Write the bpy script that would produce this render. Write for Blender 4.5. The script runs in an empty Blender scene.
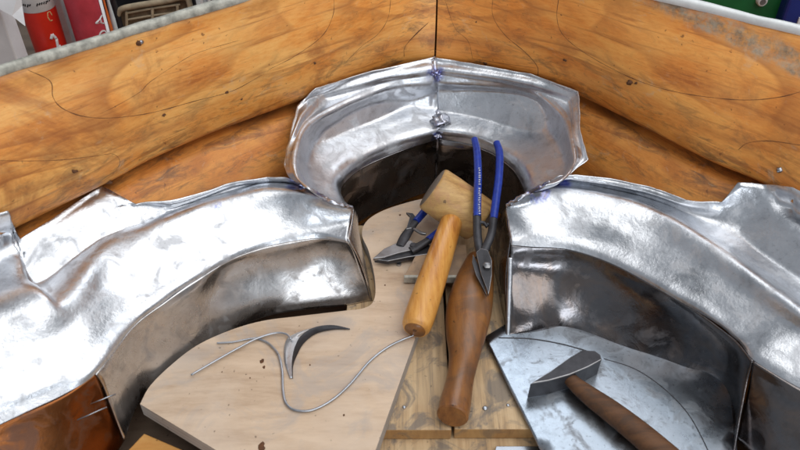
import bpy, bmesh, math, random
from mathutils import Vector, Matrix, noise
from mathutils.bvhtree import BVHTree
random.seed(4)
S = bpy.context.scene
COL = S.collection
R = math.radians

# ------------------------------------------------------------------ camera
CAM = Vector((0, 0, .65)); PITCH = R(40); F = 400 / math.tan(R(28))
_s, _c = math.sin(PITCH), math.cos(PITCH)
def ray(px, py):
    v = (225 - py) / F
    return Vector(((px - 400) / F, _c + v * _s, -_s + v * _c))
def G(px, py, z):                       # the point of height z seen at a photo pixel
    r = ray(px, py)
    return CAM + r * ((z - CAM.z) / r.z)
def GY(px, py, y):
    r = ray(px, py)
    return CAM + r * (y / r.y)
cam = bpy.data.cameras.new('camera'); camo = bpy.data.objects.new('camera', cam); COL.objects.link(camo)
camo.location = CAM; camo.rotation_euler = (R(90) - PITCH, 0, 0)
cam.angle = R(56); cam.clip_start = .01; cam.clip_end = 100
cam.dof.use_dof = True; cam.dof.focus_distance = .93; cam.dof.aperture_fstop = 9
S.camera = camo

# ------------------------------------------------------------------ objects
def link(name, bm, mats, parent=None, smooth=True, origin=None):
    me = bpy.data.meshes.new(name)
    if origin is not None: bm.transform(Matrix.Translation(-origin))
    bmesh.ops.recalc_face_normals(bm, faces=bm.faces)
    bm.to_mesh(me); bm.free()
    for m in (mats if isinstance(mats, (list, tuple)) else [mats]): me.materials.append(m)
    if smooth:
        for p in me.polygons: p.use_smooth = True
    o = bpy.data.objects.new(name, me); COL.objects.link(o)
    if origin is not None: o.location = origin
    if parent is not None:
        o.parent = parent
        o.matrix_parent_inverse = Matrix.Translation(-ROOT[parent.name])
    return o
ROOT = {}
def tag(o, label, cat, group=None):
    o['label'] = label; o['category'] = cat
    if group: o['group'] = group
    ROOT[o.name] = Vector(o.location)
    return o
def thing(name, label, cat, loc, group=None):
    o = bpy.data.objects.new(name, None); COL.objects.link(o); o.location = loc; o.empty_display_size = .02
    return tag(o, label, cat, group)
def sub(o):                              # lets a mesh part act as parent
    ROOT[o.name] = Vector((0, 0, 0)); return o
def sharp(o, ang=40):
    o.data.set_sharp_from_angle(angle=R(ang)); return o
def bevel(o, w, seg=2, ang=35):
    m = o.modifiers.new('bevel', 'BEVEL'); m.width = w; m.segments = seg; m.limit_method = 'ANGLE'; m.angle_limit = R(ang)
    return o

# ------------------------------------------------------------------ curve + mesh helpers
def cr(p0, p1, p2, p3, t):
    return .5 * ((2 * p1) + (p2 - p0) * t + (2 * p0 - 5 * p1 + 4 * p2 - p3) * t * t + (3 * p1 - p0 - 3 * p2 + p3) * t ** 3)
def spline(pts, n):                      # n samples per interval, Catmull-Rom
    out = []
    for i in range(len(pts) - 1):
        a = pts[i - 1] if i else 2 * pts[0] - pts[1]
        d = pts[i + 2] if i + 2 < len(pts) else 2 * pts[-1] - pts[-2]
        for k in range(n): out.append(cr(a, pts[i], pts[i + 1], d, k / n))
    out.append(pts[-1].copy())
    return out
def resample(pts, n):
    L = [0]
    for a, b in zip(pts, pts[1:]): L.append(L[-1] + (b - a).length)
    out = []; j = 0
    for i in range(n):
        s = L[-1] * i / (n - 1)
        while j < len(pts) - 2 and L[j + 1] < s: j += 1
        d = L[j + 1] - L[j]
        out.append(pts[j].lerp(pts[j + 1], (s - L[j]) / d if d else 0))
    return out
def row(z, *pts):                        # pixels of one height (or own heights) -> points
    return [G(p[0], p[1], p[2] if len(p) > 2 else z) for p in pts]
def grid(bm, rows, uv=False, mat=0):
    V = [[bm.verts.new(p) for p in r] for r in rows]
    lay = bm.loops.layers.uv.verify() if uv else None
    if uv:
        mid = rows[len(rows) // 2]; us = [0]
        for a, b in zip(mid, mid[1:]): us.append(us[-1] + (b - a).length)
        q = [r[len(r) // 2] for r in rows]; vs = [0]
        for a, b in zip(q, q[1:]): vs.append(vs[-1] + (b - a).length)
    for i in range(len(rows) - 1):
        for j in range(len(rows[0]) - 1):
            try: f = bm.faces.new((V[i][j], V[i][j + 1], V[i + 1][j + 1], V[i + 1][j]))
            except ValueError: continue
            f.material_index = mat; f.smooth = True
            if uv:
                for l, (a, b) in zip(f.loops, ((i, j), (i, j + 1), (i + 1, j + 1), (i + 1, j))): l[lay].uv = (us[b], vs[a])
    return V
def sweep(bm, pts, radii, seg=16, caps=True, flat=1.0, up=Vector((0, 0, 1)), mat=0, uv=False):
    rings = []; n = len(pts)
    for i, p in enumerate(pts):
        t = (pts[min(i + 1, n - 1)] - pts[max(i - 1, 0)]).normalized()
        a = t.cross(up)
        if a.length < 1e-4: a = t.cross(Vector((0, 1, 0)))
        a.normalize(); b = a.cross(t).normalized()
        r = radii[i] if isinstance(radii, (list, tuple)) else radii
        rings.append([bm.verts.new(p + a * math.cos(2 * math.pi * k / seg) * r + b * math.sin(2 * math.pi * k / seg) * r * flat) for k in range(seg)])
    for i in range(n - 1):
        for k in range(seg):
            f = bm.faces.new((rings[i][k], rings[i][(k + 1) % seg], rings[i + 1][(k + 1) % seg], rings[i + 1][k]))
            f.material_index = mat; f.smooth = True
    if caps:
        for rg in (rings[0][::-1], rings[-1]):
            f = bm.faces.new(rg); f.material_index = mat
    return rings
def lerpl(vals, n):                      # resample a list of numbers
    out = []
    for i in range(n):
        s = (len(vals) - 1) * i / (n - 1); k = min(int(s), len(vals) - 2)
        out.append(vals[k] + (vals[k + 1] - vals[k]) * (s - k))
    return out
def rod(bm, pts, radii, n=24, **kw):     # smooth sweep through points with radii list
    P = spline(pts, 10); m = len(P)
    Rr = spline([Vector((r, 0, 0)) for r in radii], 10) if isinstance(radii, (list, tuple)) else None
    sweep(bm, P, [v.x for v in Rr] if Rr else radii, **kw)
def prism(bm, top, depth, mat=0):        # polygon (points) pushed along a vector
    a = [bm.verts.new(p) for p in top]; b = [bm.verts.new(p + depth) for p in top]; n = len(top)
    fs = [bm.faces.new(a), bm.faces.new(b[::-1])]
    for i in range(n): fs.append(bm.faces.new((a[i], b[i], b[(i + 1) % n], a[(i + 1) % n])))
    for f in fs: f.material_index = mat
def box(bm, lo, hi, mat=0):
    x0, y0, z0 = lo; x1, y1, z1 = hi
    prism(bm, [Vector((x0, y0, z1)), Vector((x1, y0, z1)), Vector((x1, y1, z1)), Vector((x0, y1, z1))], Vector((0, 0, z0 - z1)), mat)
def blob(bm, c, r, sq=(1, 1, 1), mat=0, rough=.0, sub_=2):
    res = bmesh.ops.create_icosphere(bm, subdivisions=sub_, radius=1)
    for v in res['verts']:
        k = 1 + rough * noise.noise(v.co * 1.7 + c * 90)
        v.co = c + Vector((v.co.x * r * sq[0], v.co.y * r * sq[1], v.co.z * r * sq[2])) * k
    for v in res['verts']:
        for f in v.link_faces: f.material_index = mat; f.smooth = True

# ------------------------------------------------------------------ materials
class N:
    def __init__(s, name):
        s.m = bpy.data.materials.new(name); s.m.use_nodes = True; s.t = s.m.node_tree
        s.b = s.t.nodes['Principled BSDF']
    def n(s, typ, **kw):
        nd = s.t.nodes.new(typ)
        for k, v in kw.items():
            if k in nd.inputs: s.set(nd.inputs[k], v)
            else: setattr(nd, k, v)
        return nd
    def set(s, inp, v):
        if hasattr(v, 'is_output'): s.t.links.new(v, inp)
        else: inp.default_value = v
    def coord(s, which, scale=(1, 1, 1), rot=(0, 0, 0)):
        c = s.n('ShaderNodeTexCoord'); mp = s.n('ShaderNodeMapping', Scale=scale, Rotation=rot)
        s.t.links.new(c.outputs[which], mp.inputs['Vector']); return mp.outputs[0]
    def noise(s, vec, scale, detail=4, rough=.55, dist=0):
        return s.n('ShaderNodeTexNoise', Vector=vec, Scale=scale, Detail=detail, Roughness=rough, Distortion=dist).outputs['Fac']
    def ramp(s, fac, *stops):
        r = s.n('ShaderNodeValToRGB', Fac=fac); e = r.color_ramp.elements
        while len(e) < len(stops): e.new(.5)
        for el, (p, c) in zip(e, stops):
            el.position = p; el.color = (c, c, c, 1) if isinstance(c, (int, float)) else (*c, 1)
        return r.outputs[0]
    def mix(s, fac, a, b, mode='MIX'):
        m = s.n('ShaderNodeMix', data_type='RGBA', blend_type=mode)
        s.set(m.inputs[0], fac)
        for i, v in ((6, a), (7, b)): s.set(m.inputs[i], v if hasattr(v, 'is_output') else (*v, 1))
        return m.outputs[2]
    def math(s, op, a, b=0.0, c=None):
        m = s.n('ShaderNodeMath', operation=op); s.set(m.inputs[0], a); s.set(m.inputs[1], b)
        if c is not None: s.set(m.inputs[2], c)
        return m.outputs[0]
    def bump(s, h, strength=.3, dist=.001, prev=None):
        b = s.n('ShaderNodeBump', Height=h, Strength=strength, Distance=dist)
        if prev is not None: s.t.links.new(prev, b.inputs['Normal'])
        return b.outputs[0]
    def out(s, **kw):
        for k, v in kw.items():
            k = k.replace('_', ' ')
            if k == 'Base Color' and not hasattr(v, 'is_output'): v = (*v, 1)
            s.set(s.b.inputs[k], v)
        return s.m
def plain(name, col, rough=.5, metal=0, var=.25, scale=60):
    M = N(name); v = M.coord('Object'); f = M.noise(v, scale, 5, .65)
    d = tuple(c * (1 - var) for c in col); u = tuple(min(1, c * (1 + var * .6)) for c in col)
    c = M.ramp(f, (.3, d), (.7, u))
    r = M.math('MULTIPLY_ADD', f, .3, rough - .15)
    return M.out(Base_Color=c, Roughness=r, Metallic=metal, Normal=M.bump(f, .15, .0006))
def wood(name, light, mid, dark, which='Object', grain=(3, 40, 40), rough=.45, rot=(0, 0, 0), stain=None, stain_amt=.6, streak=None, fine=1.0, coat=0.0, stain_scale=7):
    M = N(name); v = M.coord(which, grain, rot); v1 = M.coord(which)
    big = M.noise(v, 1.0, 3, .5, .6); fin = M.noise(v, 6.0 * fine, 5, .7, .2)
    w = M.math('ADD', M.math('MULTIPLY', big, .65), M.math('MULTIPLY', fin, .35))
    c = M.ramp(w, (.30, dark), (.46, mid), (.62, light))
    blot = M.noise(v1, 9, 5, .65, .4)
    c = M.mix(M.ramp(blot, (.42, 0.0), (.75, .75)), c, tuple(min(.92, x * k_) for x, k_ in zip(light, (1.03, 1.12, 1.25))))
    if stain:
        st = M.noise(v1, stain_scale, 6, .65, 1.2)
        c = M.mix(M.math('MULTIPLY', M.ramp(st, (.50, 0.0), (.62, 1.0)), stain_amt), c, stain)
    sp = M.noise(v1, 160, 2, .5)
    c = M.mix(M.ramp(sp, (.70, 0.0), (.76, .7)), c, tuple(x * .3 for x in dark))
    if streak: c = streak(M, c)
    r = M.math('MULTIPLY_ADD', fin, .35, rough - .17)
    nrm = M.bump(fin, .25, .0008); nrm = M.bump(M.noise(v1, 45, 4, .6), .25, .002, nrm)
    return M.out(Base_Color=c, Roughness=r, Normal=nrm, Coat_Weight=coat, Coat_Roughness=.25)

HEAT_REFLECT = [(G(438, 122, .13), .022, 1), (G(436, 75, .175), .018, 1), (G(438, 140, .095), .015, 1), (G(535, 190, .135), .020, 2.4), (G(560, 180, .135), .018, 1.3),
        (G(512, 205, .10), .014, 1.2), (G(322, 194, .135), .015, 1.4), (G(295, 182, .14), .018, .9), (G(218, 207, .135), .013, .55)]  # last spot paints a blue reflection on the left arm, the others weld colours
def metal(name, base, rough, dirt=.5, heat_reflect=True, brown=.0, tex=1.0):
    M = N(name); v = M.coord('Object')
    cl = M.noise(v, 14, 6, .68, .8); fi = M.noise(v, 95, 5, .7, .3); me_ = M.noise(v, 38, 4, .6, 1.0)
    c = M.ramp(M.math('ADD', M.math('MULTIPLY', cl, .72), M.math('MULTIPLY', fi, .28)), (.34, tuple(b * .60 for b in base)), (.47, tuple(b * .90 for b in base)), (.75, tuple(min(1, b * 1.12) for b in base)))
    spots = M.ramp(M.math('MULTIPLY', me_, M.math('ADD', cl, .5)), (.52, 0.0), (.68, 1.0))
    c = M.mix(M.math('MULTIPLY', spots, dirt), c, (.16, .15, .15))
    speck = M.ramp(M.noise(v, 240, 3, .6), (.60, 0.0), (.70, 1.0))
    c = M.mix(M.math('MULTIPLY', speck, dirt * .8), c, (.08, .075, .07))
    if brown: c = M.mix(M.math('MULTIPLY', M.ramp(M.noise(v, 22, 5, .6, 1.5), (.42, 0.0), (.64, 1.0)), brown), c, (.33, .22, .15))
    if heat_reflect:
        g = M.n('ShaderNodeNewGeometry').outputs['Position']
        tot = None
        for p, rad, k in HEAT_REFLECT:
            d = M.n('ShaderNodeVectorMath', operation='DISTANCE'); M.t.links.new(g, d.inputs[0]); d.inputs[1].default_value = p
            e = M.math('MULTIPLY', M.math('SUBTRACT', 1.0, M.math('DIVIDE', d.outputs['Value'], rad)), k)
            e = M.math('MAXIMUM', e, 0.0); tot = e if tot is None else M.math('ADD', tot, e)
        tot = M.math('MULTIPLY', tot, M.ramp(fi, (.36, .15), (.64, 1.25)))
        hc = M.ramp(tot, (.0, (.62, .5, .3)), (.2, (.35, .36, .6)), (.5, (.13, .18, .55)), (.8, (.16, .12, .33)), (1.0, (.06, .06, .08)))
        c = M.mix(M.ramp(tot, (.10, 0.0), (.55, .68)), c, hc)
    r = M.math('ADD', M.math('MULTIPLY_ADD', cl, .36, rough - .20), M.math('MULTIPLY', spots, .25))
    nrm = M.bump(me_, .11, .003); nrm = M.bump(fi, .10 * tex, .0011, nrm); nrm = M.bump(M.noise(v, 300, 3, .6), .16 * tex, .0004, nrm)
    return M.out(Base_Color=c, Metallic=1.0, Roughness=r, Normal=nrm)

m_top = metal('hammered_metal', (.76, .785, .83), .35, .26, tex=3.2)
m_wall = metal('hammered_wall_metal', (.66, .65, .65), .30, .3, False, .15, tex=.6)
m_wall2 = metal('dark_wall_metal', (.20, .195, .205), .22, .25, False, .3, tex=.9)  # same sheet metal, its dark brownish reflections put into the base colour
m_back = metal('shadowed_lobe_metal', (.28, .275, .285), .24, .5, False, .4, tex=.6)  # same sheet again, shade and dark reflections of the back lobe painted in
m_wood_reflection = metal('wood_reflection_metal', (.29, .105, .036), .34, .35, False, .0, tex=.7)  # orange reflection of timber out of view, painted as the metal's base colour
m_sheet = metal('flat_sheet_metal', (.42, .47, .53), .33, .5, False, tex=.5)
m_weld = metal('weld_metal', (.55, .56, .62), .32, .7)
m_steel = plain('dark_tool_steel', (.06, .06, .068), .46, .55, .5)
m_steel2 = plain('grey_tool_steel', (.28, .28, .29), .36, .9, .35)
m_jaw = plain('blackened_jaw_steel', (.045, .045, .05), .45, .8, .5)
m_bright = plain('bright_steel', (.42, .44, .48), .32, 1, .2)
m_blue = plain('blue_grip', (.012, .045, .36), .33, 0, .35, 200)
m_white = plain('white_print', (.75, .78, .85), .5, 0, .1)
m_crack = plain('dark_joint_line', (.12, .048, .018), .8, 0, .4, 200)
m_dark = plain('dark_knot', (.05, .03, .022), .7, 0, .4, 200)
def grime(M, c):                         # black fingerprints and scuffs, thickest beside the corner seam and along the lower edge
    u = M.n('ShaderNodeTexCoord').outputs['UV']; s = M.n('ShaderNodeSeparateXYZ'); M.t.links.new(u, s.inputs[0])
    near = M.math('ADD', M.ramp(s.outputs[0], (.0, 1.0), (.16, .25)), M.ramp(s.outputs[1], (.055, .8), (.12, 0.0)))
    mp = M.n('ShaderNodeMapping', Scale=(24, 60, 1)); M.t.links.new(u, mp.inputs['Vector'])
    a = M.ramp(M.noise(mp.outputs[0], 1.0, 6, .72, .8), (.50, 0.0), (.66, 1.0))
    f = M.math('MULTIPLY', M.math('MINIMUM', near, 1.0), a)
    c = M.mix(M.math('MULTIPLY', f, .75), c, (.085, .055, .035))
    mp2 = M.n('ShaderNodeMapping', Scale=(10, 190, 1)); M.t.links.new(u, mp2.inputs['Vector'])
    ln = M.ramp(M.noise(mp2.outputs[0], 1.0, 4, .6, .3), (.56, 0.0), (.70, .55))
    c = M.mix(ln, c, (.30, .09, .02))
    mp3 = M.n('ShaderNodeMapping', Scale=(2.2, 9, 1)); M.t.links.new(u, mp3.inputs['Vector'])
    rings = M.math('FRACT', M.math('MULTIPLY', M.noise(mp3.outputs[0], 1.0, 2.0, .4, .5), 11.0))
    amt = M.math('MULTIPLY', M.ramp(rings, (.0, .0), (.62, .12), (.90, .75), (.97, .0)), M.ramp(M.noise(u, 6, 3, .6), (.36, .25), (.6, 1.0)))
    c = M.mix(amt, c, (.34, .105, .022))
    sc = M.ramp(M.noise(u, 30, 6, .75, 1.0), (.60, 0.0), (.72, .45))
    return M.mix(sc, c, (.62, .46, .30))
def mortar(M, c):                        # grey mortar smear along the upper face of the right timber
    u = M.n('ShaderNodeTexCoord').outputs['UV']; s = M.n('ShaderNodeSeparateXYZ'); M.t.links.new(u, s.inputs[0])
    wob = M.math('MULTIPLY_ADD', M.noise(u, 22, 5, .7), .03, -.015)
    d = M.math('ABSOLUTE', M.math('SUBTRACT', M.math('ADD', s.outputs[1], wob), M.math('MULTIPLY_ADD', s.outputs[0], -.163, .242)))
    band = M.ramp(d, (.0, 1.0), (.008, .9), (.013, 0.0))
    along = M.ramp(s.outputs[0], (.24, 0.0), (.30, 1.0))
    f = M.math('MULTIPLY', M.math('MULTIPLY', band, along), M.ramp(M.noise(u, 60, 4, .7), (.36, .1), (.6, .9)))
    gc = M.ramp(M.noise(u, 70, 4, .7), (.35, (.12, .10, .07)), (.6, (.36, .33, .26)))
    return M.mix(f, c, gc)
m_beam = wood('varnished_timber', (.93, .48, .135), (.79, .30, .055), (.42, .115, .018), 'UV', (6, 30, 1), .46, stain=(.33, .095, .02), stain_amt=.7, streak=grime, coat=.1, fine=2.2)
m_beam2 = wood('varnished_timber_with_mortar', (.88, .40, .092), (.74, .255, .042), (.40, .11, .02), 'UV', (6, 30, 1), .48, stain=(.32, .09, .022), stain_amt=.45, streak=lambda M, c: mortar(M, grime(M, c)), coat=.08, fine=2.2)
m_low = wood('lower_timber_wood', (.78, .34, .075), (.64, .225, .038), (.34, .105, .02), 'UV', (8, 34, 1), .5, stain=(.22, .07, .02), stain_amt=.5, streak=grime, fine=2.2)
m_rim1 = plain('grey_rim_paint', (.47, .46, .40), .7, 0, .5, 110)
m_rim2 = plain('white_rim_paint', (.78, .80, .80), .5, 0, .12, 70)
m_ply = wood('pale_plywood', (.68, .515, .37), (.58, .425, .295), (.41, .275, .18), 'Object', (7, 34, 20), .6, (0, 0, R(-35)), stain=(.42, .37, .34), stain_amt=.5, stain_scale=13)
m_plyedge = wood('plywood_edge', (.42, .37, .32), (.33, .28, .24), (.16, .13, .11), 'Object', (6, 6, 420), .8)
m_plank = wood('weathered_plank', (.62, .44, .25), (.47, .31, .165), (.14, .105, .075), 'Object', (130, 5, 20), .66, stain=(.13, .12, .115), stain_amt=.7, stain_scale=26)
m_plankend = wood('plank_end_grain', (.42, .24, .09), (.33, .17, .06), (.17, .09, .035), 'Object', (50, 50, 14), .65, stain=(.12, .10, .08), stain_amt=.5, stain_scale=30)
m_head = wood('mallet_head_wood', (.66, .42, .16), (.50, .28, .09), (.25, .12, .04), 'Object', (22, 130, 90), .45, (0, 0, R(35)), stain=(.45, .20, .12), stain_amt=.45, stain_scale=30)
m_headend = wood('mallet_end_grain', (.24, .19, .14), (.17, .13, .1), (.1, .075, .055), 'Object', (60, 60, 60), .6)
m_handle = wood('mallet_handle_wood', (.72, .36, .085), (.54, .21, .035), (.26, .08, .014), 'Object', (130, 12, 40), .32, (0, 0, R(20)), coat=.3)
m_dress = wood('dresser_wood', (.29, .115, .027), (.19, .066, .015), (.06, .023, .008), 'Object', (90, 9, 40), .38, (0, 0, R(8)), stain=(.09, .05, .03), stain_amt=.5, stain_scale=18, coat=.2)
m_hham = wood('hammer_handle_wood', (.14, .06, .023), (.085, .035, .013), (.028, .013, .006), 'Object', (14, 110, 60), .68, (0, 0, R(50)), stain=(.05, .03, .02), stain_amt=.5, stain_scale=30)
m_block = wood('offcut_wood', (.46, .31, .19), (.38, .25, .15), (.22, .14, .09), 'Object', (12, 60, 40), .6, stain=(.2, .15, .12), stain_amt=.5, stain_scale=25)
m_orange = wood('orange_plank', (.62, .32, .09), (.52, .23, .05), (.3, .11, .03), 'Object', (8, 50, 50), .5)
m_bench = wood('bench_wood', (.16, .11, .075), (.11, .075, .05), (.05, .035, .025), 'Object', (5, 30, 30), .7)

# ------------------------------------------------------------------ the setting
bm = bmesh.new(); box(bm, (-1.6, -.3, -.06), (1.6, 2.2, -.03))
o = link('workbench', bm, m_bench, smooth=False); o['kind'] = 'structure'

# ------------------------------------------------------------------ curved timbers
BVHS = []
CEN = Vector((.04, .42, 0))
def inward(p):
    n = CEN - Vector((p.x, p.y, 0)); return n.normalized()
def timber(bot, top, mat, rimmat, label, lines, knots, u0flip, rimlabel):
    NB = 70
    B = resample(spline(bot, 8), NB); T = resample(top, NB)
    rows = []
    def prof(fn): rows.append([fn(b, t, inward(b)) for b, t in zip(B, T)])
    prof(lambda b, t, n: b - n * .045 + Vector((0, 0, -.008)))
    prof(lambda b, t, n: b - n * .016 + Vector((0, 0, -.010)))
    prof(lambda b, t, n: b - n * .004 + Vector((0, 0, -.006)))
    for k in range(15):
        v = k / 14
        def fn(b, t, n, v=v):
            p = b.lerp(t, v) + n * (.012 * math.sin(math.pi * min(1, v * 1.15)) ** .8 if v < .87 else 0)
            w = noise.fractal(p * 9, 1, 2, 3) * .0025 + noise.noise(p * 30) * .0009
            return p + n * w
        prof(fn)
    prof(lambda b, t, n: t - n * .004 + Vector((0, 0, .001)))
    prof(lambda b, t, n: t - n * .055 + Vector((0, 0, -.05)))
    prof(lambda b, t, n: Vector((t.x, t.y, -.03)) - n * .06)
    bm = bmesh.new(); grid(bm, rows, uv=True)
    bmesh.ops.recalc_face_normals(bm, faces=bm.faces)
    bvh = BVHTree.FromBMesh(bm)
    def onto(px, py):
        r = ray(px, py).normalized(); h = bvh.ray_cast(CAM, r)
        return h[0], h[1]
    for ln, wd in lines:
        P = []
        for q in spline([Vector((*p, 0)) for p in ln], 9):
            h, nn = onto(q.x, q.y)
            if h is not None: P.append(h)
        if len(P) > 2:
            rr = [wd * (.15 + .55 * abs(noise.noise(p * 60))) for p in P]; rr[0] *= .3; rr[-1] *= .3
            sweep(bm, P, rr, 6, mat=1)
    for px, py, r in knots:
        h, nn = onto(px, py)
        if h is not None:
            blob(bm, h - ray(px, py).normalized() * -.001, r, (1.3, .8, .8), 1, .9)
    c = B[NB // 2]; base = Vector((c.x, c.y, -.03))
    root = thing('curved_timber', label, 'timber', base)
    me = link('timber_body', bm, [mat, m_crack], root)
    # painted rim along the top
    bm = bmesh.new(); rr = []
    for off, dz in ((.001, .002), (.0022, .003), (.0024, .0085), (.0012, .0105), (-.005, .0108), (-.007, .001)):
        rr.append([t + inward(b) * (off + .0012 * noise.noise(t * 40)) + Vector((0, 0, dz - .004 + .0015 * noise.noise(t * 25 + Vector((off * 90, 0, 0))))) for b, t in zip(B, T)])
    rr.append(rr[0]); grid(bm, rr)
    link('painted_rim', bm, rimmat, root)
    BVHS.append(bvh)
    return root, onto, B, T

cornerT = Vector((.048, .958, .315))
botL = row(.18, (434, 60, .185), (400, 64), (350, 79), (300, 98), (250, 116), (200, 135), (150, 157), (115, 176), (60, 203), (0, 232), (-60, 262), (-140, 305))
topL = [cornerT + Vector((-.0005, 0, 0)), Vector((-.172, .775, .315)), Vector((-.364, .612, .315)), Vector((-.50, .49, .315))]
LL = [([(28, 70), (50, 81), (53, 97), (62, 108), (82, 116), (110, 118), (150, 113), (195, 101), (232, 91), (262, 75)], .0011),
      ([(334, -4), (333, 15), (322, 36), (295, 56), (268, 70)], .0009), ([(391, -4), (388, 18), (378, 34), (362, 46), (345, 63)], .0008),
      ([(429, 22), (415, 35), (405, 47), (404, 57)], .0012), ([(-10, 160), (20, 161), (60, 160), (95, 156), (113, 154), (120, 162), (115, 172)], .0008),
      ([(100, 114), (118, 105), (140, 92), (150, 82), (180, 62), (200, 52), (240, 40)], .0006)]
KL = [(163, 115, .0022), (138, 43, .0035), (226, 92, .0022), (241, 99, .0016), (73, 171, .003), (108, 182, .003), (128, 178, .003), (314, 63, .002)]
left, ontoL, BL, TL = timber(botL, topL, m_beam, m_rim1, 'orange-brown curved timber with a grey rim, standing in front of the red cans', LL, KL, 0, '')
botR = row(.18, (436, 60, .185), (480, 67), (530, 77), (575, 91), (625, 115), (670, 138), (715, 160), (760, 179), (800, 205), (850, 238), (930, 300))
topR = [cornerT + Vector((.0015, 0, 0)), Vector((.28, .778, .315)), Vector((.397, .695, .315)), Vector((.54, .59, .315))]
LR = [([(445, 0), (455, 28), (468, 41), (473, 60)], .0008), ([(493, -4), (493, 16), (505, 35), (525, 52), (537, 66), (538, 76)], .0011),
      ([(470, 58), (500, 63), (536, 68)], .0007),
      ([(559, -4), (557, 18), (564, 36), (588, 55), (625, 75), (660, 88), (700, 96), (745, 100), (780, 97), (806, 90)], .0010),
      ([(738, 150), (748, 143), (770, 141), (806, 146)], .0010)]
KR = [(566, 60, .0022), (631, 82, .0035), (486, 63, .0030), (477, 22, .0018), (637, 83, .002), (562, 15, .0013)]
right, ontoR, BR, TR = timber(botR, topR, m_beam2, m_rim2, 'orange-brown curved timber with a white rim and a grey mortar streak', LR, KR, 0, '')
h, nn = ontoR(780, 170)
bm = bmesh.new(); blob(bm, h, .0035, (1, .8, .9), 0, .5); link('nail_head', bm, m_bright, right)
h, nn = ontoL(141, 42)
bm = bmesh.new(); blob(bm, h, .0028, (1, .8, .9), 0, .5); link('nail_head', bm, m_weld, left)

def lower(B, label):
    rows = []
    for off, z in ((-.045, .160), (-.006, .159), (.002, .155), (.016, .138), (.034, .118), (.052, .095), (.06, .05), (.06, -.03)):
        rows.append([Vector((b.x, b.y, z)) + inward(b) * (off * (1 if off < 0 else min(1, .35 + (b - B[0]).length * 2.2)) + .002 * noise.noise(b * 14 + Vector((0, 0, z * 20)))) for b in B])
    bm = bmesh.new(); grid(bm, rows, uv=True); BVHS.append(BVHTree.FromBMesh(bm))
    o = link('lower_timber', bm, m_low); 
    tag(o, label, 'timber')
lower(BL, 'lower orange timber tucked under the grey-rimmed curved timber')
lower(BR, 'lower orange timber tucked under the white-rimmed curved timber')

# ------------------------------------------------------------------ hammered metal lining
MET = thing('metal_lining', 'hammered silvery sheet metal lining welded up in curved lobes inside the timber form', 'metal lining', G(435, 300, -.03))
def panel(rows, nu, nv, dent, seed, ripple=0, big=0):
    Rw = [spline(r, nu) for r in rows]
    if ripple:                              # the cut outer edge runs in straight snips, a little ragged
        for q, amt in ((-1, .92), (-2, .6)):
            lin = [a.lerp(b, k / nu) for a, b in zip(rows[q], rows[q][1:]) for k in range(nu)] + [rows[q][-1]]
            Rw[q] = [s_.lerp(l_, amt) + Vector((noise.noise(l_ * 70), noise.noise(l_ * 70 + Vector((9, 0, 0))), 0)) * (.0012 if q == -1 else 0) for s_, l_ in zip(Rw[q], lin)]
    cols = []
    for j in range(len(Rw[0])):
        cols.append(spline([r[j] for r in Rw], nv))
    G_ = [[cols[j][i] for j in range(len(cols))] for i in range(len(cols[0]))]
    sv = Vector((seed * 3.1, seed * 1.7, 0)); out = []
    ni, nj = len(G_), len(G_[0])
    for i in range(ni):
        rr = []
        for j in range(nj):
            a = G_[min(i + 1, ni - 1)][j] - G_[max(i - 1, 0)][j]; b = G_[i][min(j + 1, nj - 1)] - G_[i][max(j - 1, 0)]
            n = a.cross(b)
            if n.length < 1e-9: n = Vector((0, 0, 1))
            n.normalize(); p = G_[i][j]
            q = p + sv
            d = noise.fractal(q * 13, .9, 2.0, 2) * .0026 + noise.noise(q * 40) * .00045
            vd = noise.voronoi(q * 30)[0][0]
            d += min(0, vd - .30) * .0016
            if big: d += noise.noise(q * 17 + Vector((7, 3, 1))) * big * min(1, i / 4)
            s_ = i / (ni - 1)
            if ripple and s_ > .6: d += ripple * math.sin((s_ - .6) / .4 * math.pi * 2 * 2.5 + noise.noise(q * 9) * 1.5) * min(1, (s_ - .6) * 8) * (.5 + .7 * abs(noise.noise(q * 7)))
            e = min(1, j / 2, (nj - 1 - j) / 2)
            rr.append(p + n * d * dent * (.35 + .65 * e))
        out.append(rr)
    return out
def rest_on_wood(rows, gap=.008):            # the sheet lies on the timber, never inside it
    for r in rows:
        for j, p in enumerate(r):
            d = (p - CAM); L_ = d.length; d.normalize()
            for bv in BVHS:
                h = bv.ray_cast(CAM, d)
                if h[0] is not None and h[3] < L_ + gap and L_ - h[3] < .30: r[j] = CAM + d * (h[3] - gap); L_ = h[3] - gap
    return rows
def solid(o, th=.0014):
    m = o.modifiers.new('sheet_gauge', 'SOLIDIFY'); m.thickness = th; m.offset = 0
    return o
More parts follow.
